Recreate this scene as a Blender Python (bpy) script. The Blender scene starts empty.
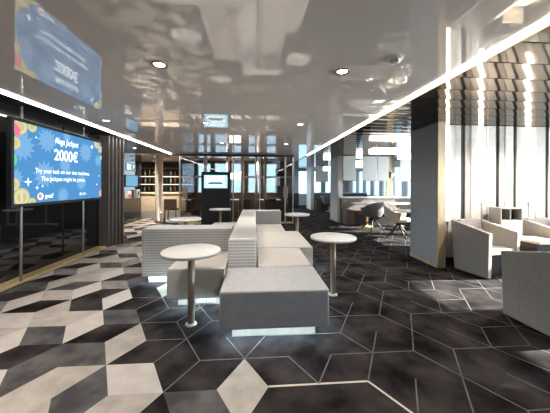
import bpy, bmesh, math, random
from mathutils import Vector, Matrix
random.seed(7)
scene = bpy.context.scene
COL = scene.collection
PI = math.pi
HC = 2.3                                   # height of the mirror ceiling

# ------------------------------------------------------------------ materials
def new_mat(name):
    m = bpy.data.materials.new(name); m.use_nodes = True
    nt = m.node_tree; nt.nodes.clear()
    out = nt.nodes.new('ShaderNodeOutputMaterial')
    return m, nt, out

def pbr(name, col, rough=.5, metal=0., var=0., vscale=6., bump=0., bscale=200., ior=1.5, col2=None, sheen=0., stretch=None, spec=.5):
    m, nt, out = new_mat(name)
    b = nt.nodes.new('ShaderNodeBsdfPrincipled')
    b.inputs['Roughness'].default_value = rough
    b.inputs['Metallic'].default_value = metal
    b.inputs['IOR'].default_value = ior
    b.inputs['Specular IOR Level'].default_value = spec
    if name == 'ceiling_slat_metal': b.inputs['Specular Tint'].default_value = (.56, .53, .50, 1)
    if sheen: b.inputs['Sheen Weight'].default_value = sheen
    tc = nt.nodes.new('ShaderNodeTexCoord')
    vec = tc.outputs['Object']
    if stretch:
        mp = nt.nodes.new('ShaderNodeMapping'); mp.inputs['Scale'].default_value = stretch
        nt.links.new(vec, mp.inputs['Vector']); vec = mp.outputs['Vector']
    c = Vector(col)
    if var or col2:
        n = nt.nodes.new('ShaderNodeTexNoise'); n.inputs['Scale'].default_value = vscale; n.inputs['Detail'].default_value = 4
        nt.links.new(vec, n.inputs['Vector'])
        r = nt.nodes.new('ShaderNodeValToRGB')
        a = tuple(c * (1 - var)) if not col2 else tuple(c)
        d = tuple(c * (1 + var)) if not col2 else tuple(col2)
        r.color_ramp.elements[0].color = (*a, 1); r.color_ramp.elements[1].color = (*d, 1)
        r.color_ramp.elements[0].position = .36; r.color_ramp.elements[1].position = .66
        nt.links.new(n.outputs['Fac'], r.inputs['Fac']); nt.links.new(r.outputs['Color'], b.inputs['Base Color'])
    else:
        b.inputs['Base Color'].default_value = (*col, 1)
    if bump:
        n2 = nt.nodes.new('ShaderNodeTexNoise'); n2.inputs['Scale'].default_value = bscale
        nt.links.new(vec, n2.inputs['Vector'])
        bp = nt.nodes.new('ShaderNodeBump'); bp.inputs['Strength'].default_value = bump; bp.inputs['Distance'].default_value = .004
        nt.links.new(n2.outputs['Fac'], bp.inputs['Height']); nt.links.new(bp.outputs['Normal'], b.inputs['Normal'])
    nt.links.new(b.outputs['BSDF'], out.inputs['Surface'])
    return m

def emit(name, col, strength):
    m, nt, out = new_mat(name)
    if name.startswith(('screen_', 'kiosk', 'sign', 'poster', 'indicator', 'led_warm')) and name != 'screen_blue': m.cycles.emission_sampling = 'NONE'
    if name in ('led_white', 'fin_led', 'lamp_box_glow', 'led_cool', 'bar_glow'): m.cycles.emission_sampling = 'FRONT'
    e = nt.nodes.new('ShaderNodeEmission'); e.inputs['Color'].default_value = (*col, 1); e.inputs['Strength'].default_value = strength
    nt.links.new(e.outputs['Emission'], out.inputs['Surface'])
    return m

def glass(name, tint, ior=1.5, rough=0.0):
    m, nt, out = new_mat(name)
    t = nt.nodes.new('ShaderNodeBsdfTransparent'); t.inputs['Color'].default_value = (*tint, 1)
    g = nt.nodes.new('ShaderNodeBsdfGlossy'); g.inputs['Roughness'].default_value = rough
    f = nt.nodes.new('ShaderNodeFresnel'); f.inputs['IOR'].default_value = ior
    x = nt.nodes.new('ShaderNodeMixShader')
    ge = nt.nodes.new('ShaderNodeNewGeometry'); mu = nt.nodes.new('ShaderNodeMath'); mu.operation = 'MULTIPLY_ADD'   # reflect on the outer faces only
    iv = nt.nodes.new('ShaderNodeMath'); iv.operation = 'SUBTRACT'; iv.inputs[0].default_value = 1.
    nt.links.new(ge.outputs['Backfacing'], iv.inputs[1]); nt.links.new(f.outputs['Fac'], mu.inputs[0]); nt.links.new(iv.outputs[0], mu.inputs[1]); mu.inputs[2].default_value = 0.
    nt.links.new(mu.outputs[0], x.inputs['Fac']); nt.links.new(t.outputs['BSDF'], x.inputs[1]); nt.links.new(g.outputs['BSDF'], x.inputs[2])
    nt.links.new(x.outputs['Shader'], out.inputs['Surface'])
    return m

def chevron(name, c1, c2, sx=62., sz=60.):
    """woven upholstery: small zigzag rows"""
    m, nt, out = new_mat(name)
    b = nt.nodes.new('ShaderNodeBsdfPrincipled'); b.inputs['Roughness'].default_value = .85
    tc = nt.nodes.new('ShaderNodeTexCoord'); sp = nt.nodes.new('ShaderNodeSeparateXYZ')
    nt.links.new(tc.outputs['Object'], sp.inputs[0])
    def math_(op, a, bb=None):
        n = nt.nodes.new('ShaderNodeMath'); n.operation = op
        for i, v in enumerate((a, bb)):
            if v is None: continue
            if isinstance(v, (int, float)): n.inputs[i].default_value = v
            else: nt.links.new(v, n.inputs[i])
        return n.outputs[0]
    u = math_('ADD', sp.outputs['X'], sp.outputs['Y'])
    w = math_('ADD', sp.outputs['Z'], math_('MULTIPLY', sp.outputs['Y'], .6))
    tri = math_('PINGPONG', math_('MULTIPLY', u, sx), 1.0)
    s = math_('SINE', math_('ADD', math_('MULTIPLY', w, sz * PI), math_('MULTIPLY', tri, 2.4)))
    s2 = math_('SINE', math_('MULTIPLY', u, sx * PI))
    p = math_('MULTIPLY', math_('ADD', math_('ADD', s, math_('MULTIPLY', s2, .4)), 1.4), .36)
    r = nt.nodes.new('ShaderNodeValToRGB')
    r.color_ramp.elements[0].color = (*c1, 1); r.color_ramp.elements[1].color = (*c2, 1)
    r.color_ramp.elements[0].position = .3; r.color_ramp.elements[1].position = .7
    nt.links.new(p, r.inputs['Fac']); nt.links.new(r.outputs['Color'], b.inputs['Base Color'])
    bp = nt.nodes.new('ShaderNodeBump'); bp.inputs['Strength'].default_value = .3; bp.inputs['Distance'].default_value = .003
    nt.links.new(p, bp.inputs['Height']); nt.links.new(bp.outputs['Normal'], b.inputs['Normal'])
    nt.links.new(b.outputs['BSDF'], out.inputs['Surface'])
    return m

M = dict(
    tile_K=pbr('carpet_black', (.006, .0042, .0045), .95, col2=(.040, .034, .033), vscale=3.2, bump=.5, bscale=420, spec=.05),
    tile_D=pbr('carpet_charcoal', (.036, .034, .036), .95, col2=(.09, .086, .085), vscale=5, bump=.5, bscale=420, spec=.2),
    tile_G=pbr('carpet_grey', (.13, .122, .118), .95, col2=(.20, .19, .185), vscale=7, bump=.5, bscale=420, spec=.2),
    tile_L=pbr('carpet_pale', (.26, .235, .21), .95, col2=(.34, .31, .28), vscale=7, bump=.5, bscale=420, spec=.2),
    tile_W=pbr('carpet_cream', (.38, .35, .325), .95, var=.06, vscale=9, bump=.5, bscale=420, spec=.2),
    line=pbr('carpet_line', (.095, .088, .083), .95, var=.35, vscale=5),
    line_b=pbr('carpet_line_bright', (.45, .41, .36), .95, var=.08, vscale=12),
    ceil=pbr('stretch_ceiling', (.93, .85, .78), .012, ior=3.1),
    slat=pbr('ceiling_slat_metal', (.33, .295, .265), .07, metal=1., bump=.012, bscale=1.6),
    black_gloss=pbr('black_glass', (.010, .009, .010), .03, ior=1.75),
    black=pbr('matt_black', (.012, .011, .012), .45),
    dark=pbr('dark_lacquer', (.03, .026, .025), .35),
    fin=pbr('dark_bronze_fin', (.15, .125, .11), .4, metal=.25, var=.1, vscale=3),
    gold=pbr('brushed_brass', (.72, .54, .27), .42, metal=.2, var=.1, vscale=30, stretch=(1, 1, 8)),
    goldtrim=pbr('oak_gold_trim', (.55, .42, .26), .4, metal=.25, var=.12, vscale=18, stretch=(1, 1, .15)),
    brass_pole=pbr('champagne_pole', (.70, .60, .50), .3, metal=.7),
    leg=pbr('bronze_leg', (.34, .265, .21), .45, metal=.5),
    steel=pbr('steel', (.62, .60, .58), .38, metal=.6),
    white_top=pbr('white_laminate', (.55, .545, .53), .38),
    seat=pbr('seat_cloth', (.44, .415, .385), .9, var=.05, vscale=14, bump=.35, bscale=500, sheen=.1),
    seam=pbr('seat_piping', (.42, .40, .385), .9),
    seat_d=pbr('ottoman_cloth', (.315, .318, .332), .9, var=.05, vscale=14, bump=.35, bscale=500, sheen=.1),
    chev=chevron('chevron_weave', (.33, .325, .325), (.58, .575, .57)),
    plinth=pbr('pale_plinth', (.36, .32, .26), .5, var=.08, vscale=12, stretch=(1, 1, .1)),
    socket=pbr('white_plastic', (.80, .80, .78), .35),
    part=pbr('grey_panel_cloth', (.34, .345, .355), .85, var=.06, vscale=40, bump=.35, bscale=300),
    lit_part=pbr('lit_panel_cloth', (.58, .56, .54), .8, var=.04, vscale=20),  # partition cloth made paler, the ambient light on it worked into the colour
    fin_wall=pbr('grey_felt_panel', (.78, .74, .69), .8, var=.05, vscale=10, bump=.2, bscale=200),
    fin_grey=pbr('dove_felt_panel', (.55, .52, .48), .8, var=.05, vscale=10),
    gap=pbr('dark_groove', (.035, .025, .022), .6),
    arm=pbr('armchair_cloth', (.31, .28, .255), .9, var=.08, vscale=30, bump=.6, bscale=260),
    oak=pbr('pale_oak', (.62, .49, .35), .45, var=.13, vscale=5, stretch=(1, 9, 9), bump=.1, bscale=60),
    taupe=pbr('taupe_lacquer', (.22, .20, .185), .45),
    wood=pbr('weathered_wood', (.115, .098, .085), .6, var=.3, vscale=6, stretch=(1, 1, 6), bump=.2, bscale=40),
    leather=pbr('brown_leather', (.085, .05, .035), .45, var=.2, vscale=8),
    tub_d=pbr('tub_brown_grey', (.14, .125, .12), .85, var=.08, vscale=20, bump=.4, bscale=300),
    tub_l=pbr('tub_beige', (.66, .58, .48), .85, var=.06, vscale=20, bump=.4, bscale=300),
    baffle=pbr('white_baffle', (.62, .61, .60), .8, var=.03, vscale=8),
    wall=pbr('off_white_wall', (.50, .48, .46), .7, var=.04, vscale=2),
    white=pbr('white_paint', (.72, .71, .70), .5),
    curtain=pbr('blue_curtain', (.20, .36, .48), .9, var=.15, vscale=12, stretch=(1, 6, .2)),
    glass=glass('clear_glass', (.86, .9, .92), 1.45), bglass=glass('blue_tinted_glass', (.62, .70, .74), 1.45),
    dglass=glass('smoked_glass', (.80, .78, .77), 1.65),
    led=emit('led_white', (1, .97, .92), 13.),
    led_cool=emit('led_cool', (.60, .83, 1.), 55.),
    led_warm=emit('led_warm', (1, .86, .66), 14.),
    fin_led=emit('fin_led', (1, .92, .81), 11.),
    lampbox=emit('lamp_box_glow', (1, .98, .95), 5.),
    bar_led=emit('bar_glow', (1, .86, .68), 2.2),
    scr=emit('screen_blue', (.085, .28, .57), .72),
    scr_b=emit('screen_burst', (.19, .42, .70), .72),
    scr_w=emit('screen_white', (.85, .95, 1.), 1.15),
    scr_y=emit('screen_gold', (.50, .47, .24), .8),
    scr_y2=emit('screen_pale_gold', (.66, .62, .38), .8),
    scr_r=emit('screen_pink', (.85, .14, .22), .9),
    scr_g=emit('screen_green', (.10, .55, .25), .9),
    kio=emit('kiosk_screen', (.32, .68, .86), 1.2),
    kio_w=emit('kiosk_pale', (.75, .93, 1.), 1.2),
    kio_d=emit('kiosk_ship', (.06, .22, .33), .8),
    sign_g=emit('sign_green', (.20, .42, .36), .5),
    poster=emit('poster_blue', (.16, .38, .55), .8),
    ind=emit('indicator_green', (.15, .75, .15), 1.2),
    red=pbr('red_plastic', (.5, .06, .04), .4),
    bottle_a=pbr('bottle_amber', (.32, .13, .03), .12), bottle_b=pbr('bottle_green', (.03, .09, .04), .12), bottle_c=pbr('bottle_clear', (.5, .5, .48), .12),
    bronze=pbr('bronze_ring', (.25, .16, .09), .3, metal=1.),
)

# ------------------------------------------------------------------ mesh tools
def BM(): return bmesh.new()

def box(bm, x0, x1, y0, y1, z0, z1, bev=0., seg=2, mi=0, rot=None, rz=0.):
    r = bmesh.ops.create_cube(bm, size=1.)
    vs = r['verts']
    c = Vector(((x0 + x1) / 2, (y0 + y1) / 2, (z0 + z1) / 2))
    for v in vs:
        v.co = Vector((v.co.x * (x1 - x0), v.co.y * (y1 - y0), v.co.z * (z1 - z0)))
    if rz: bmesh.ops.rotate(bm, verts=vs, cent=(0, 0, 0), matrix=Matrix.Rotation(rz, 3, 'Z'))
    if rot is not None: bmesh.ops.rotate(bm, verts=vs, cent=(0, 0, 0), matrix=rot)
    for v in vs: v.co += c
    fs = list({f for v in vs for f in v.link_faces})
    for f in fs: f.material_index = mi
    if bev:
        es = list({e for v in vs for e in v.link_edges})
        g = bmesh.ops.bevel(bm, geom=es, offset=bev, segments=seg, profile=.5, affect='EDGES', clamp_overlap=True)
        for f in g['faces']: f.material_index = mi; f.smooth = True
    return bm

def ledline(bm, x0, x1, y0, y1, z0, z1, n):
    for i in range(n): box(bm, x0, x1, y0 + (y1 - y0) * i / n, y0 + (y1 - y0) * (i + 1) / n, z0, z1)
    bmesh.ops.remove_doubles(bm, verts=bm.verts, dist=1e-5)
    dead = [f for f in bm.faces if abs(f.normal.y) > .9 and y0 + 1e-3 < f.calc_center_median().y < y1 - 1e-3]
    bmesh.ops.delete(bm, geom=dead, context='FACES_ONLY')
    return bm

def tube(bm, p0, p1, r0, r1=None, seg=16, caps=True):
    r1 = r0 if r1 is None else r1
    p0, p1 = Vector(p0), Vector(p1)
    d = p1 - p0
    mtx = Matrix.Translation((p0 + p1) / 2) @ d.to_track_quat('Z', 'Y').to_matrix().to_4x4()
    r = bmesh.ops.create_cone(bm, cap_ends=caps, segments=seg, radius1=r0, radius2=r1, depth=d.length, matrix=mtx)
    for f in {f for v in r['verts'] for f in v.link_faces}:
        if len(f.verts) == 4: f.smooth = True
    return bm

def lathe(bm, prof, seg=32, cx=0, cy=0):
    """prof: list of (r, z)"""
    rings = []
    for r, z in prof:
        if r < 1e-6: rings.append([bm.verts.new((cx, cy, z))])
        else: rings.append([bm.verts.new((cx + r * math.cos(2 * PI * i / seg), cy + r * math.sin(2 * PI * i / seg), z)) for i in range(seg)])
    for a, b in zip(rings, rings[1:]):
        for i in range(seg):
            j = (i + 1) % seg
            try:
                if len(a) == 1 and len(b) > 1: f = bm.faces.new((a[0], b[j], b[i]))
                elif len(b) == 1 and len(a) > 1: f = bm.faces.new((a[i], a[j], b[0]))
                elif len(a) > 1: f = bm.faces.new((a[i], a[j], b[j], b[i]))
                f.smooth = True
            except Exception: pass
    bmesh.ops.recalc_face_normals(bm, faces=bm.faces)
    return bm

def poly_prism(bm, pts, d, bev=0.):
    """pts: list of 3d points (planar), extruded by vector d"""
    d = Vector(d)
    a = [bm.verts.new(p) for p in pts]; b = [bm.verts.new(Vector(p) + d) for p in pts]
    fs = [bm.faces.new(a), bm.faces.new(list(reversed(b)))]
    n = len(pts)
    for i in range(n):
        fs.append(bm.faces.new((a[i], b[i], b[(i + 1) % n], a[(i + 1) % n])))
    bmesh.ops.recalc_face_normals(bm, faces=fs)
    if bev:
        es = list({e for f in fs for e in f.edges})
        g = bmesh.ops.bevel(bm, geom=es, offset=bev, segments=2, profile=.5, affect='EDGES', clamp_overlap=True)
        for f in g['faces']: f.smooth = True
    return bm

def obj(name, bm, mat, parent=None, label=None, loc=None):
    me = bpy.data.meshes.new(name); bm.to_mesh(me); bm.free()
    for m in (mat if isinstance(mat, (list, tuple)) else [mat]): me.materials.append(m)
    o = bpy.data.objects.new(name, me); COL.objects.link(o)
    if parent is not None: o.parent = parent
    if loc: o.location = loc
    if label: o['label'] = label
    return o

def tag(o, label, cat, group=None):
    o['label'] = label; o['category'] = cat
    if group: o['group'] = group
    return o

def thing(name, label, cat, loc=(0, 0, 0), rz=0., group=None):
    o = bpy.data.objects.new(name, None); COL.objects.link(o)
    o.empty_display_size = .1
    o.location = loc; o.rotation_euler = (0, 0, rz)
    return tag(o, label, cat, group)

def struct(name, bm, mat):
    o = obj(name, bm, mat); o['kind'] = 'structure'
    return o

def sbox(name, mat, *b, bev=0.):
    return struct(name, box(BM(), *b, bev=bev), mat)

def dup(root, loc, rz=None, label=None):
    r = root.copy(); COL.objects.link(r); r.location = loc
    if rz is not None: r.rotation_euler = (0, 0, rz)
    if label: r['label'] = label
    for ch in list(root.children):
        c = ch.copy(); COL.objects.link(c); c.parent = r
        for g in list(ch.children):
            d = g.copy(); COL.objects.link(d); d.parent = c
    return r

# ------------------------------------------------------------------ carpet
A = .3295; HR = A * math.sqrt(3) / 2; X0, Y0 = .4225, 1.6897
CLS = {}
def setc(s):
    for tok in s.split():
        k, m, n, c = tok.split(','); CLS[(int(k), int(m), int(n))] = c
setc("""0,-1,-1,L 2,0,-1,D 1,-1,-1,D 1,0,-1,L 0,-2,0,L 2,-1,0,W 0,-1,0,K 1,-2,0,D 1,-1,0,K 0,-3,1,K 2,-2,1,D 0,-2,1,K
2,-1,1,K 1,-3,1,W 1,-2,1,L 1,-1,1,K 2,-3,2,D 0,-3,2,K 2,-2,2,K 1,-3,2,W 1,-2,2,K 2,-4,3,W 0,-4,3,L 2,-3,3,D 0,-3,3,K
1,-4,3,L 1,-3,3,K 0,-5,4,K 2,-4,4,K 0,-4,4,K 2,-3,4,K 1,-5,4,W 1,-4,4,W 0,-6,5,K 2,-5,5,L 0,-5,5,K 2,-4,5,K 0,-4,5,K
1,-5,5,W 1,-4,5,L 2,-6,6,D 0,-6,6,D 2,-5,6,G 0,-5,6,K 2,-4,6,K 1,-6,6,L 1,-5,6,D 0,-7,7,K 2,-6,7,L 0,-6,7,K 1,-6,7,W
2,-7,8,G 0,-7,8,L 2,-6,8,G 1,-7,8,W 0,-8,9,K 2,-7,9,D 0,-7,9,K 1,-7,9,G 2,-8,10,L 0,-8,10,L 1,-8,10,L 2,-8,11,D 0,-9,11,K
1,-8,11,W 0,-9,12,L 2,-9,12,D 1,-9,12,W 0,-10,13,L 2,-9,13,L""")
BOLD = {(0, 0, -1), (2, 1, -1)}
def carpet():
    bm = BM(); mats = ['tile_K', 'tile_D', 'tile_G', 'tile_L', 'tile_W', 'line', 'line_b']
    mi = {c: i for i, c in enumerate('KDGLW')}
    cls_edge = {}
    vc = {}
    def V(x, y, z=0.):
        k = (round(x, 4), round(y, 4), z)
        if k not in vc: vc[k] = bm.verts.new((x, y, z))
        return vc[k]
    rr = random.Random(3)
    for n in range(-26, 58):
        for m in range(-60, 60):
            vx = X0 + 3 * A * m + 1.5 * A * n; vy = Y0 + HR * n
            if not (-6.6 < vx < 7.2 and -5.2 < vy < 17.4): continue
            d = [(A, 0), (A / 2, HR), (-A / 2, HR), (-A, 0)]
            for k in range(3):
                a, b = d[k], d[k + 1]
                q = [(vx, vy), (vx + a[0], vy + a[1]), (vx + a[0] + b[0], vy + a[1] + b[1]), (vx + b[0], vy + b[1])]
                cx = sum(p[0] for p in q) / 4; cy = sum(p[1] for p in q) / 4
                c = CLS.get((k, m, n))
                u = rr.random()
                if c is None:
                    lim = -.85 if cy < 2.7 else -1.25
                    if cx > lim: c = 'K'
                    else:   # cube blocks: one tone family per direction
                        w = {0: 'KKKLDK', 1: 'WWLWDL', 2: 'DGLKLW'}[k]
                        c = w[int(u * 6)]
                f = bm.faces.new([V(*p) for p in q]); f.material_index = mi[c]
                for i in range(4):
                    e = tuple(sorted(((round(q[i][0], 3), round(q[i][1], 3)), (round(q[(i + 1) % 4][0], 3), round(q[(i + 1) % 4][1], 3)))))
                    cls_edge.setdefault(e, []).append((c, (k, m, n) in BOLD))
    for (p, q), cs in cls_edge.items():
        if len(cs) < 2 or not all(c in 'K' for c, _ in cs): continue
        mx = (p[0] + q[0]) / 2
        if mx < -1.4: continue
        bold = any(b for _, b in cs)
        w = .0075 if bold else .0046
        dx, dy = q[0] - p[0], q[1] - p[1]; L = math.hypot(dx, dy); nx, ny = -dy / L * w, dx / L * w
        f = bm.faces.new([bm.verts.new((x, y, .0015)) for x, y in ((p[0] + nx, p[1] + ny), (p[0] - nx, p[1] - ny), (q[0] - nx, q[1] - ny), (q[0] + nx, q[1] + ny))])
        f.normal_update()
        if f.normal.z < 0: f.normal_flip()
        f.material_index = 6 if bold else 5
    for f in bm.faces:
        f.normal_update()
        if f.normal.z < 0: f.normal_flip()
    return struct('floor', bm, [M[x] for x in mats])
carpet()

# ------------------------------------------------------------------ room shell
# mirror ceiling over the lounge (holes are not needed: lamps hang just below it)
sbox('ceiling', M['ceil'], -2.70, 1.73, -4.0, 8.80, HC, HC + .06)
sbox('ceiling.001', M['ceil'], -6.0, 1.3, 8.86, 12.4, HC, HC + .06)
sbox('ceiling.003', M['dark'], -6.0, -2.78, 5.6, 8.86, HC + .005, HC + .06)
sbox('ceiling.004', M['black'], -3.3, -2.78, -4.0, 5.6, HC + .005, HC + .06)
sbox('ceiling.005', M['ceil'], 1.3, 1.73, 8.80, 16.6, HC, HC + .06)
# bowed metal planks over the alcoves
def planks():
    bm = BM(); y = -4.0; P = .30
    while y < 16.6:
        y1 = y + P - .012; n = 6
        prev = None
        for i in range(n + 1):
            t = i / n; yy = y + (y1 - y) * t; zz = HC + .002 - .002 * math.sin(PI * t)
            cur = (bm.verts.new((1.79, yy, zz)), bm.verts.new((6.0, yy, zz)))
            if prev:
                f = bm.faces.new((prev[0], prev[1], cur[1], cur[0])); f.smooth = True
                f.normal_update()
                if f.normal.z > 0: f.normal_flip()
            prev = cur
        y += P
    box(bm, 1.79, 6.0, -4.0, 16.6, HC + .03, HC + .06, mi=1)
    return struct('ceiling.002', bm, [M['slat'], M['gap']])
planks()

# left side: black glass wall, ledge, return, far left wall
WX = -3.20
sbox('wall_left', M['black_gloss'], WX - .1, WX, -4.0, 6.06, 0, HC)
sbox('wall_left.001', M['black'], -4.1, WX - .1, 5.95, 6.06, 0, HC)
sbox('wall_left.002', M['black_gloss'], -4.1, -4.0, 6.06, 9.6, 0, HC)
sbox('wall_left.003', M['dark'], -6.0, -5.9, 9.6, 12.4, 0, HC)
sbox('wall_left.004', M['dark'], -6.0, -4.1, 9.52, 9.6, 0, HC)
sbox('baseboard_left', M['gold'], WX, -3.02, -4.0, 5.62, 0, .035, bev=.006)
sbox('baseboard_left.001', M['goldtrim'], -4.0, -3.97, 6.06, 9.6, 0, .05)
for i, y in enumerate((2.35,)):
    sbox('trim_%d' % (i + 1), M['steel'], WX, WX + .012, y - .012, y + .012, .035, HC)
# dark vertical fins closing the glass wall
for i in range(5):
    y = 5.66 + i * .095
    x1 = -2.99 + i * .025
    struct('trim_%d' % (3 + i), box(BM(), -3.19, x1, y - .024, y + .024, 0, HC, bev=.004), M['fin'])

# back of the bar
sbox('wall_back', M['dark'], -6.0, -2.6, 12.3, 12.4, 0, HC)
# end wall of the corridor, with windows
WINS = []
def wall_with_windows(name, axis, pos, th, a0, a1, z0, z1, wins, mat, start, pane='bglass'):
    """wins: list of (u0,u1,z0,z1) openings along the wall"""
    bm = BM()
    def bx(u0, u1, zz0, zz1):
        if u1 - u0 < 1e-4 or zz1 - zz0 < 1e-4: return
        if axis == 'x': box(bm, pos, pos + th, u0, u1, zz0, zz1)
        else: box(bm, u0, u1, pos, pos + th, zz0, zz1)
    u = a0
    for (w0, w1, v0, v1) in wins:
        bx(u, w0, z0, z1); bx(w0, w1, z0, v0); bx(w0, w1, v1, z1); u = w1
    bx(u, a1, z0, z1)
    struct(name, bm, mat)
    WINS.extend((axis, pos, *q) for q in wins)
    for i, (w0, w1, v0, v1) in enumerate(wins):
        fb = BM(); gb = BM(); t = .03; mid = pos + th / 2
        def bb(b, u0, u1, zz0, zz1, dd):
            if axis == 'x': box(b, mid - dd, mid + dd, u0, u1, zz0, zz1)
            else: box(b, u0, u1, mid - dd, mid + dd, zz0, zz1)
        bb(fb, w0, w0 + t, v0, v1, .03); bb(fb, w1 - t, w1, v0, v1, .03); bb(fb, w0 + t, w1 - t, v0, v0 + t, .03); bb(fb, w0 + t, w1 - t, v1 - t, v1, .03)
        bb(gb, w0 + t, w1 - t, v0 + t, v1 - t, .004)
        f = struct('window_%d' % (start + i), fb, M['white'])
        g = obj('pane', gb, M['glass' if (axis == 'x' and w1 < 9) else pane], f)
wall_with_windows('wall_right', 'x', 6.0, .12, -4.0, 16.7, 0, HC,
    [(-.5, .9, .5, 2.2), (1.1, 2.3, .5, 2.2), (2.5, 3.7, .5, 2.2), (5.0, 6.1, .75, 2.1), (6.35, 7.4, .75, 2.1), (7.65, 8.5, .75, 2.1)] +
    [(9.4 + i * .98, 9.4 + i * .98 + .72, .75, 2.1) for i in range(7)], M['white'], 1)
wall_with_windows('wall_far', 'y', 16.6, .12, 1.3, 6.1, 0, HC,
    [(2.75, 3.35, .7, 2.2), (3.55, 4.25, .7, 2.2), (4.5, 5.3, .7, 2.2)], M['wall'], 20)
wall_with_windows('wall_rear', 'y', -4.12, .12, -3.3, 6.1, 0, HC,
    [(-1.9, -1.1, 1.2, 2.0), (1.3, 2.1, 1.2, 2.0), (4.5, 5.3, 1.2, 2.0)], M['dark'], 30, 'glass')

# alcove partitions: grey cloth face, brass edged end, kick board
def partition(y0, y1, start, mat='part', x0=2.87, x1=3.00):
    if mat != 'part': sbox('wall_partition.%03d' % (start + 10), M['white'], x0 + .02, x1 + .03, y0 - .02, y0, 0, HC - .002); sbox('trim_%d' % (start + 5), M['goldtrim'], x1 + .03, x1 + .045, y0 - .025, y0 + .02, 0, HC - .002)
    sbox('wall_partition' if start == 40 else 'wall_partition.%03d' % start, M[mat], x0, x1, y0 + .02, y1, .0, HC - .002)
    sbox('trim_%d' % start, M['goldtrim'], x0 + .001, x1, y0, y0 + .02, .0, HC - .002)
    sbox('baseboard_%d' % start, M['goldtrim'], x0 - .012, x0, y0, y1, 0, .06)
partition(3.93, 4.66, 40)
partition(8.95, 9.85, 41, 'lit_part')
partition(13.4, 14.5, 42, 'lit_part')

# fin wall of the first alcove: upright felt panels of different depth between dark grooves
FW = 4.12
sbox('wall_alcove', M['gap'], 3.00, 6.0, FW, FW + .5, 0, HC - .002)
PX = [(3.112, 3.163, .015), (3.692, 3.763, .015), (4.533, 4.617, .015), (3.015, 3.11, .03), (3.165, 3.30, .06), (3.30, 3.40, .03), (3.47, 3.56, .05), (3.56, 3.69, .09), (3.765, 3.86, .04), (3.86, 4.00, .07),
      (4.07, 4.17, .05), (4.17, 4.31, .08), (4.38, 4.53, .05), (4.62, 4.72, .04), (4.72, 4.90, .07), (4.97, 5.1, .05), (5.1, 5.35, .08), (5.42, 5.6, .05), (5.6, 5.95, .08)]
for i, (a, b, d) in enumerate(PX):
    struct('trim_%d' % (100 + i), box(BM(), a, b - .003, FW - d * .45, FW, .12, HC - .003, bev=.004), M['fin_wall' if i % 2 else 'fin_grey'])
sbox('baseboard_alcove', M['gap'], 3.00, 6.0, FW - .03, FW, 0, .12)
bars = []
for lab, xa, z0 in (('upright light bar beside the grey partition end, longest of the three', 3.135, .72),
                    ('upright light bar on the felt wall above the open shelf box', 3.727, 1.04),
                    ('rightmost upright light bar on the felt wall', 4.575, 1.04)):
    t = thing('light_bar', lab, 'wall light', (xa, FW, z0), 0, 'upright light bars on the felt wall')
    obj('housing', box(BM(), -.034, .034, -.012, -.002, 0, HC - z0 - .01), M['white'], t)
    bm = BM(); nn = 10; hh = HC - z0 - .02
    for q in range(nn): box(bm, -.020, .020, -.06, -.012, .008 + hh * q / nn, .008 + hh * (q + 1) / nn)
    bmesh.ops.delete(bm, geom=[f for f in bm.faces if abs(f.normal.z) > .9 or f.normal.y > .9], context='FACES_ONLY')
    obj('diffuser', bm, M['fin_led'], t)
    obj('end_cap', box(BM(), -.03, .03, -.065, -.012, -.012, .008), M['steel'], t)

# back wall: smoked glass with steel posts and a dark head beam
GY = 8.80
sbox('trim_70', M['black'], -2.80, 1.30, GY, GY + .06, HC - .07, HC)
gx = [-2.46, -1.60, -.72, .16, 1.02]
n = 0
for i, x in enumerate(gx + [1.28]):
    sbox('trim_%d' % (71 + i), M['brass_pole'] if i in (0, 5) else M['steel'], x - .02, x + .02, GY, GY + .05, 0, HC - .07)
for i, (a, b) in enumerate(zip(gx + [1.02], gx[1:] + [1.28])):
    if b <= a: continue
    sbox('wall_glass' if i == 0 else 'wall_glass.%03d' % i, M['dglass'], a + .02, b - .02, GY + .02, GY + .03, .05, HC - .07)
sbox('baseboard_back', M['gold'], -2.46, 1.28, GY - .005, GY + .055, 0, .05)
# side walls of the glass room
sbox('wall_glass.010', M['dglass'], -2.47, -2.46, GY + .05, 11.2, 0, HC)
sbox('wall_glass.011', M['dglass'], 1.27, 1.28, GY + .05, 11.2, 0, HC)
sbox('trim_79', M['goldtrim'], 1.25, 1.30, 11.15, 11.2, 0, HC)
wall_with_windows('wall_back.001', 'y', 11.2, .12, -2.6, 1.3, 0, HC,
    [(-2.4, -1.85, .95, 2.2), (-1.7, -1.15, .95, 2.2), (-1.0, -.45, .95, 2.2), (-.3, .25, .95, 2.2), (.4, .95, .95, 2.2)], M['dark'], 40)
sbox('trim_80', M['wall'], -2.5, 1.25, 11.14, 11.2, 1.58, 1.66)
for i, x in enumerate((-1.73, -.98, -.45, .05, .36)):
    struct('trim_%d' % (81 + i), tube(BM(), (x, 9.35 + .3 * (i % 2), 0), (x, 9.35 + .3 * (i % 2), HC), .055, seg=20), M['brass_pole'])
# door pulls on the glass
for i, (x, lab) in enumerate(((-2.27, 'bronze plate door pull on the smoked glass near the dark bar chair'), (1.02, 'bronze plate door pull on the smoked glass at the right end'))):
    t = thing('door_pull', lab, 'door handle', (x, GY, .85))
    obj('plate', box(BM(), -.075, .075, -.045, -.02, 0, .38, bev=.006), M['leg'], t)
    obj('bracket', box(BM(), -.02, .02, -.02, .02, .05, .09), M['steel'], t)
    obj('bracket', box(BM(), -.02, .02, -.02, .02, .29, .33), M['steel'], t)
# round column by the bar
def column():
    bm = BM(); lathe(bm, [(.0, 0), (.15, 0), (.15, .05), (.125, .06), (.125, HC), (0, HC)], 40, -3.30, 9.35)
    struct('trim_90', bm, M['brass_pole'])
column()

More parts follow.
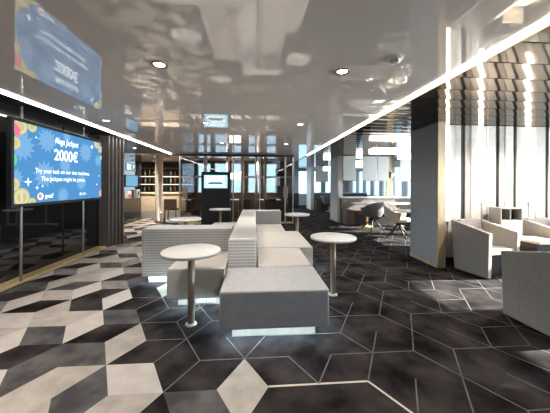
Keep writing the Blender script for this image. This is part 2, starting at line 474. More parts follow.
# ------------------------------------------------------------------ LED lines along the ceiling edge
t = thing('led_strip', 'long white light line at the left ceiling edge above the television', 'strip light', (-2.74, 2.4, HC))
obj('diffuser', ledline(BM(), -.025, .012, -6.4, 6.4, -.018, 0, 40), M['led'], t)
obj('profile', box(BM(), -.036, -.0255, -6.4, 6.4, -.003, .02), M['steel'], t)
t = thing('led_strip', 'long white light line between mirror ceiling and metal plank ceiling', 'strip light', (1.752, 2.4, HC))
obj('diffuser', ledline(BM(), -.014, .014, -6.4, 6.4, -.016, 0, 40), M['led'], t)
obj('profile', box(BM(), .017, .026, -6.4, 6.4, -.03, .03), M['bronze'], t)

# ------------------------------------------------------------------ downlights and detectors
def spot(parent, e, size=1.3, blend=.7, col=(1, .90, .79), rad=.035):
    L = bpy.data.lights.new('lamp_beam', 'SPOT'); L.energy = e; L.spot_size = size; L.spot_blend = blend; L.color = col; L.shadow_soft_size = rad
    o = bpy.data.objects.new('lamp_beam', L); COL.objects.link(o); o.parent = parent; o.location = (0, 0, -.02)
def downlight(x, y, lab, e=38, z=HC, size=1.55):
    t = thing('downlight', lab, 'ceiling light', (x, y, z), 0, 'round downlights in the ceiling')
    bm = BM(); lathe(bm, [(.044, -.001), (.062, -.001), (.066, -.006), (.060, -.012), (.044, -.006), (.044, -.001)], 28); obj('ring', bm, M['bronze'], t)
    bm = BM(); lathe(bm, [(0, -.005), (.043, -.005), (.043, -.001), (0, -.001)], 24); obj('lens', bm, M['led_warm'], t)
    spot(t, e * 1.9, size)
    return t
downlight(-.80, 2.26, 'downlight with a wide halo above the carpet, left of the front table', 44)
downlight(.76, 2.26, 'downlight in bronze ring above the front ottoman, right of the middle')
downlight(-.80, 4.34, 'small downlight in the ceiling straight above the long sofa back')
downlight(.74, 4.30, 'small downlight in the ceiling above the wide right seat')
downlight(-2.34, 4.33, 'downlight above the television corner near the left light line', 30)
downlight(-.80, 6.4, 'far downlight before the dark head beam, left one', 30)
downlight(.75, 6.4, 'far downlight before the dark head beam, right one', 30)
downlight(3.95, 3.1, 'small downlight in the metal plank ceiling above the armchairs', 80, HC - .001, 2.6)
for x, y in ((-.8, .15), (.76, .15), (-2.34, .9), (-2.34, 2.3)):
    downlight(x, y, 'downlight out of the picture, above the near carpet', 40)
for x, y, lab, e in ((-3.35, 7.6, 'warm ceiling light in front of the dark sign wall by the bar', 50), (-3.6, 9.75, 'warm ceiling light before the wood front of the bar counter', 120), (-4.3, 11.5, 'warm ceiling light above the bottle shelves behind the bar', 22),
                  (-2.9, 11.4, 'warm ceiling light at the right end of the bar', 30), (-1.3, 9.75, 'added warm light brightening the glass room, left', 75), (.3, 9.75, 'added warm light brightening the glass room, right', 75)):  # the glass room pair is added to brighten that room
    downlight(x, y, lab, e, HC, 2.4)
def detector(x, y, lab):
    t = thing('smoke_detector', lab, 'detector', (x, y, HC))
    bm = BM(); lathe(bm, [(0, -.002), (.055, -.002), (.055, -.014), (0, -.014)], 24); obj('base', bm, M['white'], t)
    bm = BM(); lathe(bm, [(.04, -.014), (.034, -.032), (.016, -.04), (0, -.04)], 24); obj('dome', bm, M['steel'], t)
detector(-2.3, 3.62, 'round white detector on the ceiling above the television')
detector(1.10, 2.0, 'small round detector on the ceiling near the right light line')

# ------------------------------------------------------------------ sofa island
def plinth_led(t, x0, x1, y0, y1, sides='fl'):
    obj('plinth', box(BM(), x0, x1, y0, y1, 0, .105), M['plinth'], t)
    bm = BM(); q = .045
    if 'f' in sides: box(bm, x0 - .04, x1 + .04, y0 - .05, y0 - .03, .107, .115)
    if 'l' in sides: box(bm, x0 - .055, x0 - .035, y0 + .02, y1 - .02, .103, .115)
    if 'r' in sides: box(bm, x1 + .035, x1 + .055, y0 + .02, y1 - .02, .103, .115)
    if len(bm.verts):
        hb = BM()
        if 'f' in sides: box(hb, x0 - .04, x1 + .04, y0 - .029, y0 - .024, .09, .115)
        if 'l' in sides: box(hb, x0 - .034, x0 - .029, y0 + .02, y1 - .02, .09, .115)
        if 'r' in sides: box(hb, x1 + .029, x1 + .034, y0 + .02, y1 - .02, .09, .115)
        obj('strip_light_shield', hb, M['dark'], t)  # added screens that keep the strip light off the plinth
    if len(bm.verts): obj('glow_strip', bm, M['led_cool'], t)
    else: bm.free()
def seat_block(t, name, x0, x1, y0, y1, z0, z1, mat, bev=.018, piping=True):
    s = obj(name, box(BM(), x0, x1, y0, y1, z0, z1, bev=bev, seg=3), mat, t)
    if piping:
        bm = BM(); r = .0055; i = bev * .45; zz = z1 - i
        c = [(x0 + i, y0 + i, zz), (x1 - i, y0 + i, zz), (x1 - i, y1 - i, zz), (x0 + i, y1 - i, zz)]
        for a, b in zip(c, c[1:] + c[:1]): tube(bm, a, b, r, seg=8)
        for p in c[:2]: tube(bm, (p[0], p[1], z0 + bev), p, r * .8, seg=8)
        obj('piping', bm, M['seam'], s)
    return s

t = thing('ottoman', 'grey upholstered ottoman block at the near end of the sofa island', 'ottoman', (.17, 2.47, 0))
seat_block(t, 'cushion', -.455, .455, -.315, .315, .115, .43, M['seat_d'])
plinth_led(t, -.36, .36, -.20, .25, 'flr')

t = thing('sofa_bench', 'left bench with patterned backrest, behind the nearest round table', 'bench', (-.6, 3.26, 0))
seat_block(t, 'seat', -.30, .295, -.50, .235, .115, .43, M['seat'])
obj('backrest', box(BM(), -.855, .295, .24, .60, .10, .72, bev=.02, seg=3), M['chev'], t)
plinth_led(t, -.22, .28, -.36, .20, 'fl')
obj('back_plinth', box(BM(), -.80, -.23, .34, .56, 0, .099), M['plinth'], t)
obj('back_glow_strip', box(BM(), -.82, -.33, .29, .31, .09, .099), M['led_cool'], t)
for x in (.03, .135):
    s = obj('socket', box(BM(), x - .045, x + .045, -.374, -.361, .02, .09, bev=.004), M['socket'], t)
    bm = BM(); tube(bm, (x - .012, -.3745, .055), (x - .012, -.380, .055), .006, seg=8); tube(bm, (x + .012, -.3745, .055), (x + .012, -.380, .055), .006, seg=8)
    box(bm, x - .03, x + .03, -.377, -.374, .028, .031)
    obj('socket_face', bm, M['black'], s)

t = thing('sofa_spine', 'long patterned backrest spine running down the middle of the sofa island', 'sofa back', (-.135, 4.53, 0))
obj('backrest', box(BM(), -.155, .155, -1.66, 1.66, .105, .715, bev=.022, seg=3), M['chev'], t)
obj('plinth', box(BM(), -.12, .12, -1.60, 1.60, 0, .104), M['plinth'], t)

t = thing('sofa_bench', 'first right-hand seat between ottoman and wide seat block', 'bench', (.33, 3.21, 0))
seat_block(t, 'seat', -.30, .29, -.40, .41, .115, .43, M['seat'])
plinth_led(t, -.28, .2, -.38, .38, 'r')

t = thing('sofa_bench', 'wide pale seat block jutting out on the right of the island', 'bench', (.42, 4.28, 0))
seat_block(t, 'seat', -.39, .395, -.645, .645, .115, .43, M['seat'])
plinth_led(t, -.36, .30, -.60, .60, 'r')

t = thing('sofa_bench', 'far right seat with its own grey backrest facing the viewer', 'bench', (.31, 5.40, 0))
seat_block(t, 'seat', -.28, .27, -.465, .46, .115, .43, M['seat'])
obj('backrest', box(BM(), -.28, .28, .47, .78, .105, .715, bev=.02, seg=3), M['chev'], t)
plinth_led(t, -.25, .2, -.44, .70, 'r')

t = thing('sofa_bench', 'far left seat hidden behind the patterned front backrest', 'bench', (-.62, 5.09, 0))
seat_block(t, 'seat', -.31, .315, -1.20, 1.03, .115, .43, M['seat'])
plinth_led(t, -.24, .28, -.95, .95, 'l')

# ------------------------------------------------------------------ round tables
def round_table(x, y, lab):
    t = thing('round_table', lab, 'side table', (x, y, 0), 0, 'round white side tables around the sofa island')
    bm = BM(); lathe(bm, [(0, .662), (.250, .662), (.258, .664), (.266, .672), (.266, .686), (.262, .692), (0, .692)], 56)
    obj('tabletop', bm, M['white_top'], t)
    bm = BM(); tube(bm, (0, 0, .012), (0, 0, .655), .031, seg=28); obj('leg', bm, M['leg'], t)
    bm = BM(); lathe(bm, [(0, 0), (.05, 0), (.053, .006), (.048, .014), (.032, .02), (0, .02)], 28); obj('base', bm, M['brass_pole'], t)
    bm = BM(); lathe(bm, [(0, .648), (.085, .650), (.085, .661), (0, .661)], 24); obj('top_plate', bm, M['leg'], t)
    return t
rt = round_table(-.585, 2.49, 'nearest round white table, standing before the left bench')
for x, y, lab in ((.925, 3.05, 'round white table to the right of the ottoman'),
                  (-1.22, 4.77, 'round white table half hidden behind the patterned left backrest'),
                  (-.86, 6.62, 'round white table in front of the black information kiosk'),
                  (.88, 5.44, 'round white table beyond the wide seat, near the glass wall')):
    dup(rt, (x, y, 0), 0, lab)

# ------------------------------------------------------------------ television
def text_part(name, body, h, y, z, x, parent, mat, align='CENTER', shear=0., width=None, bold=0.):
    cu = bpy.data.curves.new(name, 'FONT'); cu.body = body; cu.size = 1.; cu.align_x = align; cu.shear = shear; cu.offset = bold; cu.extrude = 0.
    o = bpy.data.objects.new(name, cu); COL.objects.link(o)
    dg = bpy.context.evaluated_depsgraph_get(); dg.update()
    me = bpy.data.meshes.new_from_object(o.evaluated_get(dg))
    bpy.data.objects.remove(o)
    xs = [v.co.x for v in me.vertices]; ys = [v.co.y for v in me.vertices]
    sx = (width / (max(xs) - min(xs))) if width else h / (max(ys) - min(ys)); sy = h / (max(ys) - min(ys))
    cx = (max(xs) + min(xs)) / 2; cy = (max(ys) + min(ys)) / 2
    for v in me.vertices:
        v.co = Vector((x, y + (v.co.x - cx) * sx, z + (v.co.y - cy) * sy))
    me.materials.clear(); me.materials.append(mat)
    o = bpy.data.objects.new(name, me); COL.objects.link(o); o.parent = parent
    return o
TX, TY, TZ = -2.70, 4.005, 1.54
t = thing('television', 'large wall screen with a blue jackpot advert on two steel poles', 'television', (TX, TY, TZ))
HW, HH = .845, .475
bm = BM()
for b in ((-.875, -.842, -.51, .51), (.842, .875, -.51, .51), (-.842, .842, -.51, -.474), (-.842, .842, .474, .51)):
    box(bm, -.05, .008, b[0], b[1], b[2], b[3], bev=.003)
box(bm, -.06, -.02, -.86, .86, -.49, .49)
obj('frame', bm, M['black'], t)
scr = obj('screen', box(BM(), -.012, 0, -HW, HW, -HH, HH), M['scr'], t)
def flat(pts, x, bm=None):
    bm = bm or BM()
    f = bm.faces.new([bm.verts.new((x, p[0], p[1])) for p in pts]); f.normal_update()
    if f.normal.x < 0: f.normal_flip()
    return bm
def clip(p): return (max(-HW + .003, min(HW - .003, p[0])), max(-HH + .003, min(HH - .003, p[1])))
def star(cy, cz, r, n=13, k=.62, x=.001):
    return flat([clip((cy + (r if i % 2 == 0 else r * k) * math.cos(PI * i / n + .2), cz + (r if i % 2 == 0 else r * k) * math.sin(PI * i / n + .2))) for i in range(2 * n)], x)
for (y, z, r) in ((3.64, 1.86, .17), (3.27, 1.74, .19), (4.42, 1.80, .17), (3.60, 1.42, .19), (3.97, 1.56, .12), (3.93, 1.14, .12), (4.32, 1.32, .13), (4.76, 1.70, .11), (3.17, 1.36, .13), (4.0, 1.98, .09)):
    obj('starburst', star(y - TY, z - TZ, r), M['scr_b'], scr)
def disc(cy, cz, r, x): return flat([clip((cy + r * math.cos(2 * PI * i / 24), cz + r * math.sin(2 * PI * i / 24))) for i in range(24)], x)
k = 0
for (y, z, r) in ((-.76, .42, .13), (-.60, .45, .09), (-.83, .22, .10), (-.74, -.40, .15), (-.84, -.25, .10), (-.60, -.47, .08), (.70, .44, .10), (.80, .36, .08), (.83, .22, .05), (.82, -.40, .07)):
    r *= .74; k += 1; x = .0015 + .0004 * k
    obj('coin', disc(y, z, r, x), M['scr_y'], scr); obj('coin_rim', disc(y, z, r * .78, x + .0002), M['scr_y2'], scr); obj('coin_face', disc(y, z, r * .6, x + .0003), M['scr_y'], scr)
obj('numeral', flat([(-.755, -.47), (-.725, -.47), (-.725, -.34), (-.755, -.34), (-.775, -.365), (-.755, -.365)], .0045), M['scr_y2'], scr)
obj('gem', flat([clip(p) for p in ((-.84, .46), (-.76, .38), (-.79, .29), (-.84, .33))], .007), M['scr_r'], scr)
obj('gem', flat([clip(p) for p in ((.84, -.33), (.79, -.39), (.84, -.45))], .007), M['scr_r'], scr)
obj('gem', flat([clip(p) for p in ((-.84, .10), (-.80, .04), (-.82, -.03), (-.84, -.03))], .007), M['scr_g'], scr)
def spark(cy, cz, r):
    return flat([clip((cy + (r if i % 2 == 0 else r * .28) * math.cos(PI * i / 4), cz + (r if i % 2 == 0 else r * .28) * math.sin(PI * i / 4))) for i in range(8)], .008)
for p in ((-.66, -.22, .06), (-.53, -.29, .03), (-.45, -.27, .02), (.56, .37, .05), (-.55, .33, .02), (.70, -.25, .025), (.76, -.1, .02)):
    obj('sparkle', spark(*p), M['scr_w'], scr)
tx = .009
text_part('headline', 'Mega Jackpot', .115, 4.0 - TY, 1.875 - TZ, tx, scr, M['scr_w'], shear=.25, width=.47, bold=.01)
text_part('prize', '2000€', .165, 3.985 - TY, 1.70 - TZ, tx, scr, M['scr_w'], width=.47, bold=.022)
text_part('slogan', 'Try your luck on our slot machines.', .075, 3.975 - TY, 1.455 - TZ, tx, scr, M['scr_w'], width=1.06, bold=.012)
text_part('slogan', 'The jackpot might be yours.', .075, 3.965 - TY, 1.355 - TZ, tx, scr, M['scr_w'], width=.86, bold=.012)
text_part('logo_word', 'paf', .075, 3.672 - TY, 1.135 - TZ, tx, scr, M['scr_w'], width=.135, bold=.02)
obj('logo', disc(3.525 - TY, 1.14 - TZ, .046, tx), M['scr_w'], scr)
obj('logo', disc(3.520 - TY, 1.145 - TZ, .030, tx + .001), M['scr_r'], scr)
obj('logo', disc(3.535 - TY, 1.15 - TZ, .014, tx + .002), M['scr_g'], scr)
text_part('age_mark', '18+ 21+', .045, 4.345 - TY, 1.145 - TZ, tx, scr, M['scr_w'], width=.16, bold=.02)
for y in (3.66, 4.90):
    bm = BM(); tube(bm, (-.33, y - TY, .036 - TZ), (-.33, y - TY, HC - TZ), .014, seg=14)
    obj('pole', bm, M['steel'], t)
for y in (3.66, 4.78):
    obj('bracket', box(BM(), -.345, -.05, y - TY - .02, y - TY + .02, -.03, .03), M['black'], t)
tag(obj('indicator_light', box(BM(), WX - .004, WX + .01, 2.98, 3.14, 1.345, 1.365), M['ind']), 'tiny green indicator bar on the black glass left of the television', 'indicator light')

# ------------------------------------------------------------------ kiosk
t = thing('information_kiosk', 'black freestanding kiosk with a bright screen before the glass wall', 'kiosk', (-1.18, 8.05, 0))
obj('body', box(BM(), -.43, .43, 0, .22, .04, 1.68, bev=.008), M['black'], t)
obj('base', box(BM(), -.46, .46, -.03, .25, 0, .04, bev=.006), M['dark'], t)
obj('bezel', box(BM(), -.37, .37, -.012, 0, 1.17, 1.60, bev=.003), M['black_gloss'], t)
s = obj('screen', box(BM(), -.345, .345, -.016, -.012, 1.19, 1.58), M['kio'], t)
bm = BM(); box(bm, -.27, .27, -.018, -.0165, 1.24, 1.54); obj('picture', bm, M['kio_w'], s)
bm = BM()
bm.faces.new([bm.verts.new((x, -.0195, z)) for x, z in ((-.22, 1.30), (.19, 1.30), (.23, 1.345), (.19, 1.345), (.16, 1.375), (-.17, 1.375), (-.20, 1.345), (-.24, 1.345))])
obj('ship_picture', bm, M['kio_d'], s)

# ------------------------------------------------------------------ armchairs
def armchair(loc, rz, lab, w=.60, dp=.58):
    """front towards local -y; upright slab arms sloping down to the front"""
    t = thing('armchair', lab, 'armchair', loc, rz, 'angular cloth armchairs in the alcove')
    hw = w / 2; th = .075; hb, hf = .765, .64
    for s in (-1, 1):
        xo = s * hw
        pts = [(xo, .02, .0 + .01), (xo, dp - .06, .01), (xo * 1.03, dp, hb), (xo * 1.03, -.0, hf)]
        bm = poly_prism(BM(), pts, (-s * th, 0, 0), bev=.012); obj('arm', bm, M['arm'], t)
    pts = [(-hw + th - .01, dp - .075, .10), (-hw + th - .01, dp - .005, .10), (-hw + th - .01, dp, hb), (-hw + th - .01, dp - .085, hb)]
    obj('backrest', poly_prism(BM(), pts, (w - 2 * th + .02, 0, 0), bev=.012), M['arm'], t)
    pts = [(-hw + th + .002, .025, .32), (-hw + th + .002, .025, .40), (-hw + th + .002, dp - .085, .38), (-hw + th + .002, dp - .085, .28)]
    obj('seat', poly_prism(BM(), pts, (w - 2 * th - .004, 0, 0), bev=.012), M['arm'], t)
    obj('under_seat_shade', box(BM(), -hw + th, hw - th, .12, dp - .09, .01, .28), M['black'], t)  # black block standing in for the shade in the void under the seat
    return t
armchair((3.50, 3.43, 0), .19, 'pale grey armchair by the partition, its open front facing the viewer')
armchair((2.80, 2.50, 0), PI + .02, 'nearest armchair at the right edge, seen from its plain side')
armchair((4.74, 3.52, 0), 0.06, 'farthest armchair at the right edge, beyond the small wooden table')
# open shelf box and side table between the chairs
t = thing('shelf_box', 'taupe open-topped shelf box with oak front against the felt wall', 'shelf', (3.985, 3.80, 0))
bm = BM()
box(bm, -.185, -.167, 0, .21, 0, .955); box(bm, .167, .185, 0, .21, 0, .955); box(bm, -.167, .167, 0, .21, .937, .955); box(bm, -.167, .167, .195, .21, 0, .937); box(bm, -.167, .167, .0, .195, .55, .565)
obj('carcass', bm, M['taupe'], t)
obj('front_panel', box(BM(), -.167, .167, -.004, .012, .02, .76), M['oak'], t)
obj('divider', box(BM(), -.008, .008, .02, .195, .565, .937), M['taupe'], t)
obj('carafe', lathe(BM(), [(0, .765), (.028, .765), (.03, .85), (.014, .875), (.014, .905), (0, .905)], 16, .05, .1), M['glass'], t)
obj('shelf', box(BM(), -.167, .167, .012, .195, .75, .764), M['taupe'], t)
t = thing('side_table', 'low oak-topped side table between the two far armchairs', 'side table', (4.13, 3.35, 0))
obj('tabletop', box(BM(), -.20, .21, 0, .42, .485, .525, bev=.004), M['oak'], t)
obj('base_panel', box(BM(), -.16, .17, .06, .36, 0, .485), M['dark'], t)

# ------------------------------------------------------------------ dining alcoves
def divider(y, x0, x1, k, lab):
    t = thing('bench_divider', lab, 'bench', ((x0 + x1) / 2, y, 0), 0)
    h = (x1 - x0) / 2
    obj('back_panel', box(BM(), -h, h, 0, .10, 0, .85), M['wood'], t)
    obj('top_rail', box(BM(), -h, h, -.03, .13, .85, .90, bev=.005), M['white'], t)
    obj('seat', box(BM(), -h + .3, h, -.52, -.005, .36, .46, bev=.02, seg=3), M['leather'], t)
    obj('seat_base', box(BM(), -h + .3, h, -.46, -.005, 0, .36), M['black'], t)
    obj('end_panel', box(BM(), -h + .02, -h + .28, -.52, -.005, 0, .48, bev=.015), M['leather'], t)
divider(8.83, 2.95, 5.95, 0, 'weathered wood booth back with brown bench seat behind the tub chairs')
divider(13.6, 3.05, 5.95, 1, 'farthest booth bench with wood back near the end windows')
for (x0, x1, lab) in ((2.98, 3.42, 'first white hanging panel, next to the slim grey pillar'), (3.66, 4.155, 'widest white hanging panel in the row above the booth back'),
                      (4.185, 4.58, 'white hanging panel directly left of the wall lamp'), (4.98, 5.5, 'white hanging panel right of the wall lamp, by the partition')):
    t = thing('hanging_panel', lab, 'hanging panel', ((x0 + x1) / 2, 8.72, HC), 0, 'white panels hanging over the booth back')
    w = (x1 - x0) / 2
    obj('panel', box(BM(), -w, w, -.02, .02, -.845, -.02, bev=.004), M['baffle'], t)
    obj('rail', box(BM(), -w, w, -.015, .015, -.02, -.002), M['dark'], t)
    obj('bottom_rail', box(BM(), -w, w, -.024, .024, -.86, -.845), M['taupe'], t)
for (x0, x1, lab) in ((3.1, 3.75, 'far white hanging panel left of the slim pillar'), (3.9, 4.5, 'far white hanging panel deeper in the last booth')):
    t = thing('hanging_panel', lab, 'hanging panel', ((x0 + x1) / 2, 13.3, HC), 0, 'white panels hanging over the far booth')
    w = (x1 - x0) / 2
    obj('panel', box(BM(), -w, w, -.02, .02, -.845, -.02, bev=.004), M['baffle'], t); obj('rail', box(BM(), -w, w, -.015, .015, -.02, -.002), M['dark'], t)
# post with lamp on the booth back
sbox('trim_95', M['goldtrim'], 4.66, 4.90, 9.0, 9.1, 0, HC - .003)
t = thing('sconce_lamp', 'small dark faceted wall lamp glowing warm on the tan post', 'wall lamp', (4.74, 9.0, 1.68))
bm = poly_prism(BM(), [(-.10, -.08, .17), (.07, -.10, .03), (.06, -.10, -.06), (-.09, -.08, -.20)], (0, .05, 0), bev=.004); obj('shade', bm, M['black'], t)
obj('arm', box(BM(), -.02, .02, -.06, 0, -.02, .02), M['black'], t)
bm = BM(); bmesh.ops.create_uvsphere(bm, u_segments=16, v_segments=10, radius=.045, matrix=Matrix.Translation((.10, -.06, -.02))); obj('bulb', bm, M['led_warm'], t)
# glowing lamp boxes
def lampbox(x0, x1, y0, y1, z0, z1, lab):
    t = thing('box_lamp', lab, 'pendant lamp', ((x0 + x1) / 2, (y0 + y1) / 2, HC), 0, 'white glowing box lamps under the plank ceiling')
    a, b = (x1 - x0) / 2, (y1 - y0) / 2
    obj('shade', box(BM(), -a, a, -b, b, z0 - HC, z1 - HC, bev=.01), M['lampbox'], t)
    for s in (-1, 1): obj('hanger', tube(BM(), (s * a * .7, 0, z1 - HC), (s * a * .7, 0, -.002), .006, seg=8), M['steel'], t)
lampbox(2.84, 3.75, 6.1, 6.4, 2.08, 2.2, 'bright white box lamp hanging over the beige tub chair')
lampbox(4.15, 4.9, 7.1, 7.4, 2.06, 2.2, 'second white box lamp, partly behind the grey partition')
lampbox(3.75, 4.5, 9.7, 10.3, 2.0, 2.22, 'white box lamp glimpsed between the hanging panels')
lampbox(3.12, 3.5, 11.6, 11.9, 1.95, 2.12, 'far white box lamp left of the slim grey pillar')

def dining_table(x, y, w, d, lab):
    t = thing('dining_table', lab, 'table', (x, y, 0), 0, 'white dining tables in the booths')
    obj('tabletop', box(BM(), -w / 2, w / 2, -d / 2, d / 2, .705, .735, bev=.008), M['white_top'], t)
    obj('leg', tube(BM(), (0, 0, .02), (0, 0, .705), .035, seg=20), M['gold'], t)
    obj('base', lathe(BM(), [(0, 0), (.2, 0), (.2, .012), (.03, .025), (0, .025)], 28), M['gold'], t)
    return t
dining_table(3.53, 8.05, .82, .66, 'white table at the booth bench beside the brown tub chair')
dining_table(4.55, 8.05, .85, .66, 'white table at the booth bench, second from the slim pillar')
dining_table(3.66, 5.62, .86, .62, 'white table in front of the beige tub chair, cut by the partition')
dining_table(3.65, 12.70, .75, .6, 'far white table beside the distant tub chair')

def tub_chair(loc, rz, mat, lab):
    """front towards local -y"""
    t = thing('tub_chair', lab, 'chair', loc, rz, 'tub chairs on splayed dark legs')
    bm = BM(); n = 22; outer = []; rows = []
    zb = .40
    def ring(i):
        a = -PI * .12 + (PI * 1.24) * i / n       # from right front round the back to left front
        ca, sa = math.cos(a), math.sin(a)
        k = max(0, sa)
        top = .66 + .17 * k
        ro, ri = .345, .275
        return [(ro * .70 * ca, ro * .66 * sa - .0, zb), (ro * .92 * ca, ro * .92 * sa, zb + .13), (ro * 1.02 * ca, ro * 1.0 * sa, top - .03), (ro * .98 * ca, ro * .97 * sa, top), (ri * ca * 1.06, ri * sa * 1.06, top - .01), (ri * ca, ri * sa, zb + .14), (ri * .7 * ca, ri * .7 * sa, zb + .06)]
    for i in range(n + 1): rows.append([bm.verts.new(p) for p in ring(i)])
    for a, b in zip(rows, rows[1:]):
        for j in range(6):
            f = bm.faces.new((a[j], b[j], b[j + 1], a[j + 1])); f.smooth = True
    bm.faces.new(rows[0]); bm.faces.new(list(reversed(rows[-1])))
    bmesh.ops.recalc_face_normals(bm, faces=bm.faces)
    obj('shell', bm, mat, t)
    bm = BM(); lathe(bm, [(0, zb - .01), (.20, zb - .005), (.245, zb + .02), (.262, zb + .06), (.25, zb + .085), (.15, zb + .10), (0, zb + .10)], 32)
    for v in bm.verts: v.co.y = v.co.y - .03
    obj('seat', bm, mat, t)
    obj('hub', tube(BM(), (0, 0, .30), (0, 0, .395), .035, .05, seg=16), M['black'], t)
    for q in range(4):
        a = PI / 4 + q * PI / 2
        obj('leg', tube(BM(), (.02 * math.cos(a), .02 * math.sin(a), .335), (.31 * math.cos(a), .31 * math.sin(a), .012), .022, .013, seg=10), M['black'], t)
    return t
ta = tub_chair((3.40, 7.38, 0), PI + .25, M['tub_d'], 'brown-grey tub chair turned to the booth table, seen from its back')
tub_chair((3.55, 6.28, 0), .85, M['tub_l'], 'beige tub chair with its open side showing, beside the partition')
dup(ta, (3.45, 12.02, 0), 2.6, 'distant tub chair by the far table near the end windows')
dup(ta, (5.35, 7.3, 0), PI, 'tub chair deep in the booth behind the grey partition')
# dark sideboard at the end of the corridor
t = thing('sideboard', 'low dark cabinet at the far end of the corridor', 'cabinet', (2.15, 14.6, 0))
obj('body', box(BM(), -.30, .30, 0, .45, .08, .80, bev=.006), M['dark'], t)
obj('top', box(BM(), -.32, .32, -.02, .47, .80, .83), M['wood'], t)
obj('foot', box(BM(), -.27, .27, .03, .42, 0, .08), M['black'], t)

# ------------------------------------------------------------------ bar
t = thing('bar_counter', 'pale wood bar counter with glowing foot beyond the brass column', 'bar counter', (-4.0, 10.35, 0))
obj('front_panel', box(BM(), -1.3, 1.35, 0, .06, .30, .93), M['oak'], t)
obj('worktop', box(BM(), -1.3, 1.38, -.04, .6, .93, .97, bev=.006), M['oak'], t)
obj('kick_panel', box(BM(), -1.3, 1.33, .10, .16, 0, .93), M['white'], t)
obj('glow_strip', box(BM(), -1.28, 1.32, .064, .085, .31, .33), M['bar_led'], t)
t = thing('back_bar_shelf', 'dark bottle shelves on the wall behind the bar', 'shelf', (-4.2, 12.05, 0))
obj('back_panel', box(BM(), -1.2, 1.4, .20, .24, 0, 2.2), M['dark'], t)
for z in (.95, 1.30, 1.65, 2.0): obj('shelf', box(BM(), -1.2, 1.4, -.05, .20, z, z + .03), M['wood'], t)
for z in (1.28, 1.63): obj('glow_strip', box(BM(), -1.18, 1.38, .14, .17, z, z + .018), M['bar_led'], t)
bot = []
bl = []
for r_, z in enumerate((.98, 1.33, 1.68)):
    for i in range(13):
        h = .22 + .08 * random.random(); rad = .032 + .01 * random.random()
        bm = BM(); lathe(bm, [(0, 0), (rad, 0), (rad, h * .6), (rad * .4, h * .75), (rad * .36, h), (0, h)], 12)
        o = obj('bottle', bm, M[('bottle_a', 'bottle_b', 'bottle_c')[(i * 7 + r_ * 3) % 3]])
        o.location = (-5.25 + i * .185 + .03 * random.random(), 12.08, z + .001)
        tag(o, 'small %s bottle on the %s dark shelf behind the bar' % (('amber', 'green', 'clear')[(i * 7 + r_ * 3) % 3], ('lowest', 'middle', 'upper')[r_]), 'bottle', 'bottles behind the bar')
# dark chairs
def dining_chair(loc, rz, lab):
    t = thing('dining_chair', lab, 'chair', loc, rz, 'dark square-backed chairs')
    obj('seat', box(BM(), -.21, .21, -.21, .21, .41, .47, bev=.012), M['leather'], t)
    obj('backrest', box(BM(), -.21, .21, .17, .215, .44, .80, bev=.012), M['leather'], t)
    for sx in (-1, 1):
        for sy in (-1, 1):
            obj('leg', tube(BM(), (sx * .18, sy * .17, .41), (sx * .195, sy * .19, 0), .018, .013, seg=8), M['black'], t)
    return t
dc = dining_chair((-2.86, 9.35, 0), PI, 'dark brown square-backed chair between the brass column and the glass post')
for x, y, rz, lab in ((-2.0, 9.45, PI, 'dark chair inside the glass room at its left table'), (-.35, 9.55, PI, 'dark chair inside the glass room behind the sofa spine'), (.55, 9.5, PI, 'dark chair inside the glass room near the right door pull'),
                      (-2.0, 10.75, 0, 'dark chair at the back of the glass room, left'), (.55, 10.75, 0, 'dark chair at the back of the glass room, right')):
    dup(dc, (x, y, 0), rz, lab)
for x, lab in ((-2.0, 'white table inside the glass room on the left'), (-.6, 'white table in the middle of the glass room'), (.55, 'white table inside the glass room on the right')):
    dining_table(x, 10.1, .85, .6, lab)
t = thing('box_lamp', 'white glowing lamp hanging inside the glass room over the kiosk', 'pendant lamp', (-.75, 9.9, HC))
obj('shade', box(BM(), -.22, .22, -.15, .15, -.80, -.58, bev=.02), M['lampbox'], t)
obj('hanger', tube(BM(), (0, 0, -.58), (0, 0, -.002), .006, seg=8), M['steel'], t)

# sign, poster screen and boxes on the dark wall by the bar
t = thing('pictogram_sign', 'green sign with a white cross mark on the dark wall by the bar', 'sign', (-4.0, 8.81, 1.845))
obj('plate', box(BM(), 0, .02, -.31, .31, -.12, .12, bev=.004), M['sign_g'], t)
bm = BM()
for s in (-1, 1):
    box(bm, .021, .024, -.055 - .012, -.055 + .012, -.10, .10, rot=Matrix.Rotation(s * .5, 3, 'X'))
obj('cross_mark', bm, M['scr_w'], t)
bm = BM(); box(bm, .021, .024, .12, .14, -.08, .08); box(bm, .021, .024, .14, .20, .06, .08); box(bm, .021, .024, .14, .20, -.01, .01); box(bm, .021, .024, .19, .21, 0, .08)
obj('letter_mark', bm, M['scr_w'], t)
bm = BM(); box(bm, .021, .024, -.29, -.14, -.09, .09); obj('pale_panel', bm, M['scr_w'], t)
t = thing('poster_screen', 'blue lit poster screen below the green sign', 'screen', (-4.0, 8.82, 1.40))
obj('frame', box(BM(), 0, .04, -.42, .42, -.19, .19, bev=.004), M['black'], t)
obj('picture', box(BM(), .04, .045, -.39, .39, -.16, .16), M['poster'], t)
t = thing('payment_box', 'red and white box on the dark wall under the poster screen', 'box', (-4.0, 8.55, .96))
obj('body', box(BM(), -.004, .10, -.11, .11, -.10, .12, bev=.006), M['white'], t)
obj('label_panel', box(BM(), .10, .104, -.08, .08, -.08, .02), M['red'], t)
t = thing('coin_changer', 'grey box with a round dial on the dark wall by the bar', 'box', (-4.0, 9.15, .98))
obj('body', box(BM(), -.004, .10, -.12, .12, -.14, .14, bev=.006), M['steel'], t)
obj('dial', tube(BM(), (.10, 0, .02), (.112, 0, .02), .06, seg=20), M['black'], t)

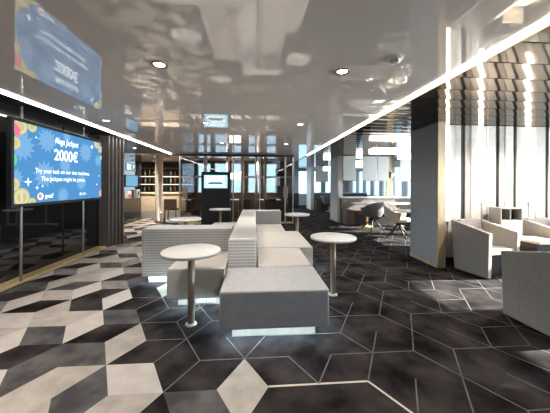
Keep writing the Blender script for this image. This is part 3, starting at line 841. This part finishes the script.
# ------------------------------------------------------------------ daylight
w = bpy.data.worlds.new('sky'); scene.world = w; w.use_nodes = True
bg = w.node_tree.nodes['Background']; bg.inputs['Color'].default_value = (.64, .82, 1.0, 1); bg.inputs['Strength'].default_value = 2.6
w.cycles.sampling_method = 'NONE'
def sky_light(loc, rot, sx, sy, k=27.):
    L = bpy.data.lights.new('window_daylight', 'AREA'); L.shape = 'RECTANGLE'; L.size = sx; L.size_y = sy; L.energy = k * sx * sy; L.color = (1., .985, .96)
    o = bpy.data.objects.new('window_daylight', L); COL.objects.link(o); o.location = loc; o.rotation_euler = rot
for ax, pos, w0, w1, v0, v1 in WINS:        # daylight entering the windows on the hull side and behind
    if ax == 'x' and w1 < 9: sky_light((pos + .14, (w0 + w1) / 2, (v0 + v1) / 2), (0, PI / 2, 0), v1 - v0, w1 - w0)
    elif ax == 'y' and pos < 0: sky_light(((w0 + w1) / 2, pos - .02, (v0 + v1) / 2), (PI / 2, 0, 0), w1 - w0, v1 - v0, 2.)
S = bpy.data.lights.new('low_sun', 'SPOT'); S.energy = 280000.; S.shadow_soft_size = .15; S.color = (1, .93, .82); S.spot_size = .34; S.spot_blend = .05
so = bpy.data.objects.new('low_sun', S); COL.objects.link(so)      # the low sun, far outside, reaching in through the hull windows
d = Vector((-1.0, .16, -.58)).normalized(); so.rotation_euler = d.to_track_quat('-Z', 'Y').to_euler(); so.location = Vector((6.0, 5.4, 1.35)) - d * 23

# ------------------------------------------------------------------ camera
cam = bpy.data.cameras.new('camera'); co = bpy.data.objects.new('camera', cam); COL.objects.link(co)
cam.sensor_fit = 'HORIZONTAL'; cam.sensor_width = 36.; cam.lens = 263 / 550 * 36
cam.shift_y = -(206.5 - 184.7) / 550
cam.clip_start = .05
co.matrix_world = Matrix.Translation((0, 0, 1.3)) @ (Matrix.Rotation(-math.radians(4.35), 4, 'Z') @ Matrix.Rotation(PI / 2, 4, 'X') @ Matrix.Rotation(math.radians(.25), 4, 'Z'))
scene.camera = co
scene.view_settings.view_transform = 'Standard'; scene.view_settings.look = 'None'; scene.view_settings.gamma = 1.; scene.view_settings.use_curve_mapping = False
scene.view_settings.exposure = 0.73
scene.cycles.use_denoising = True
scene.cycles.max_bounces = 10
scene.cycles.sample_clamp_indirect = 12.
scene.cycles.denoising_input_passes = 'RGB_ALBEDO_NORMAL'
scene.cycles.caustics_reflective = False
scene.cycles.caustics_refractive = False
scene.cycles.blur_glossy = .5
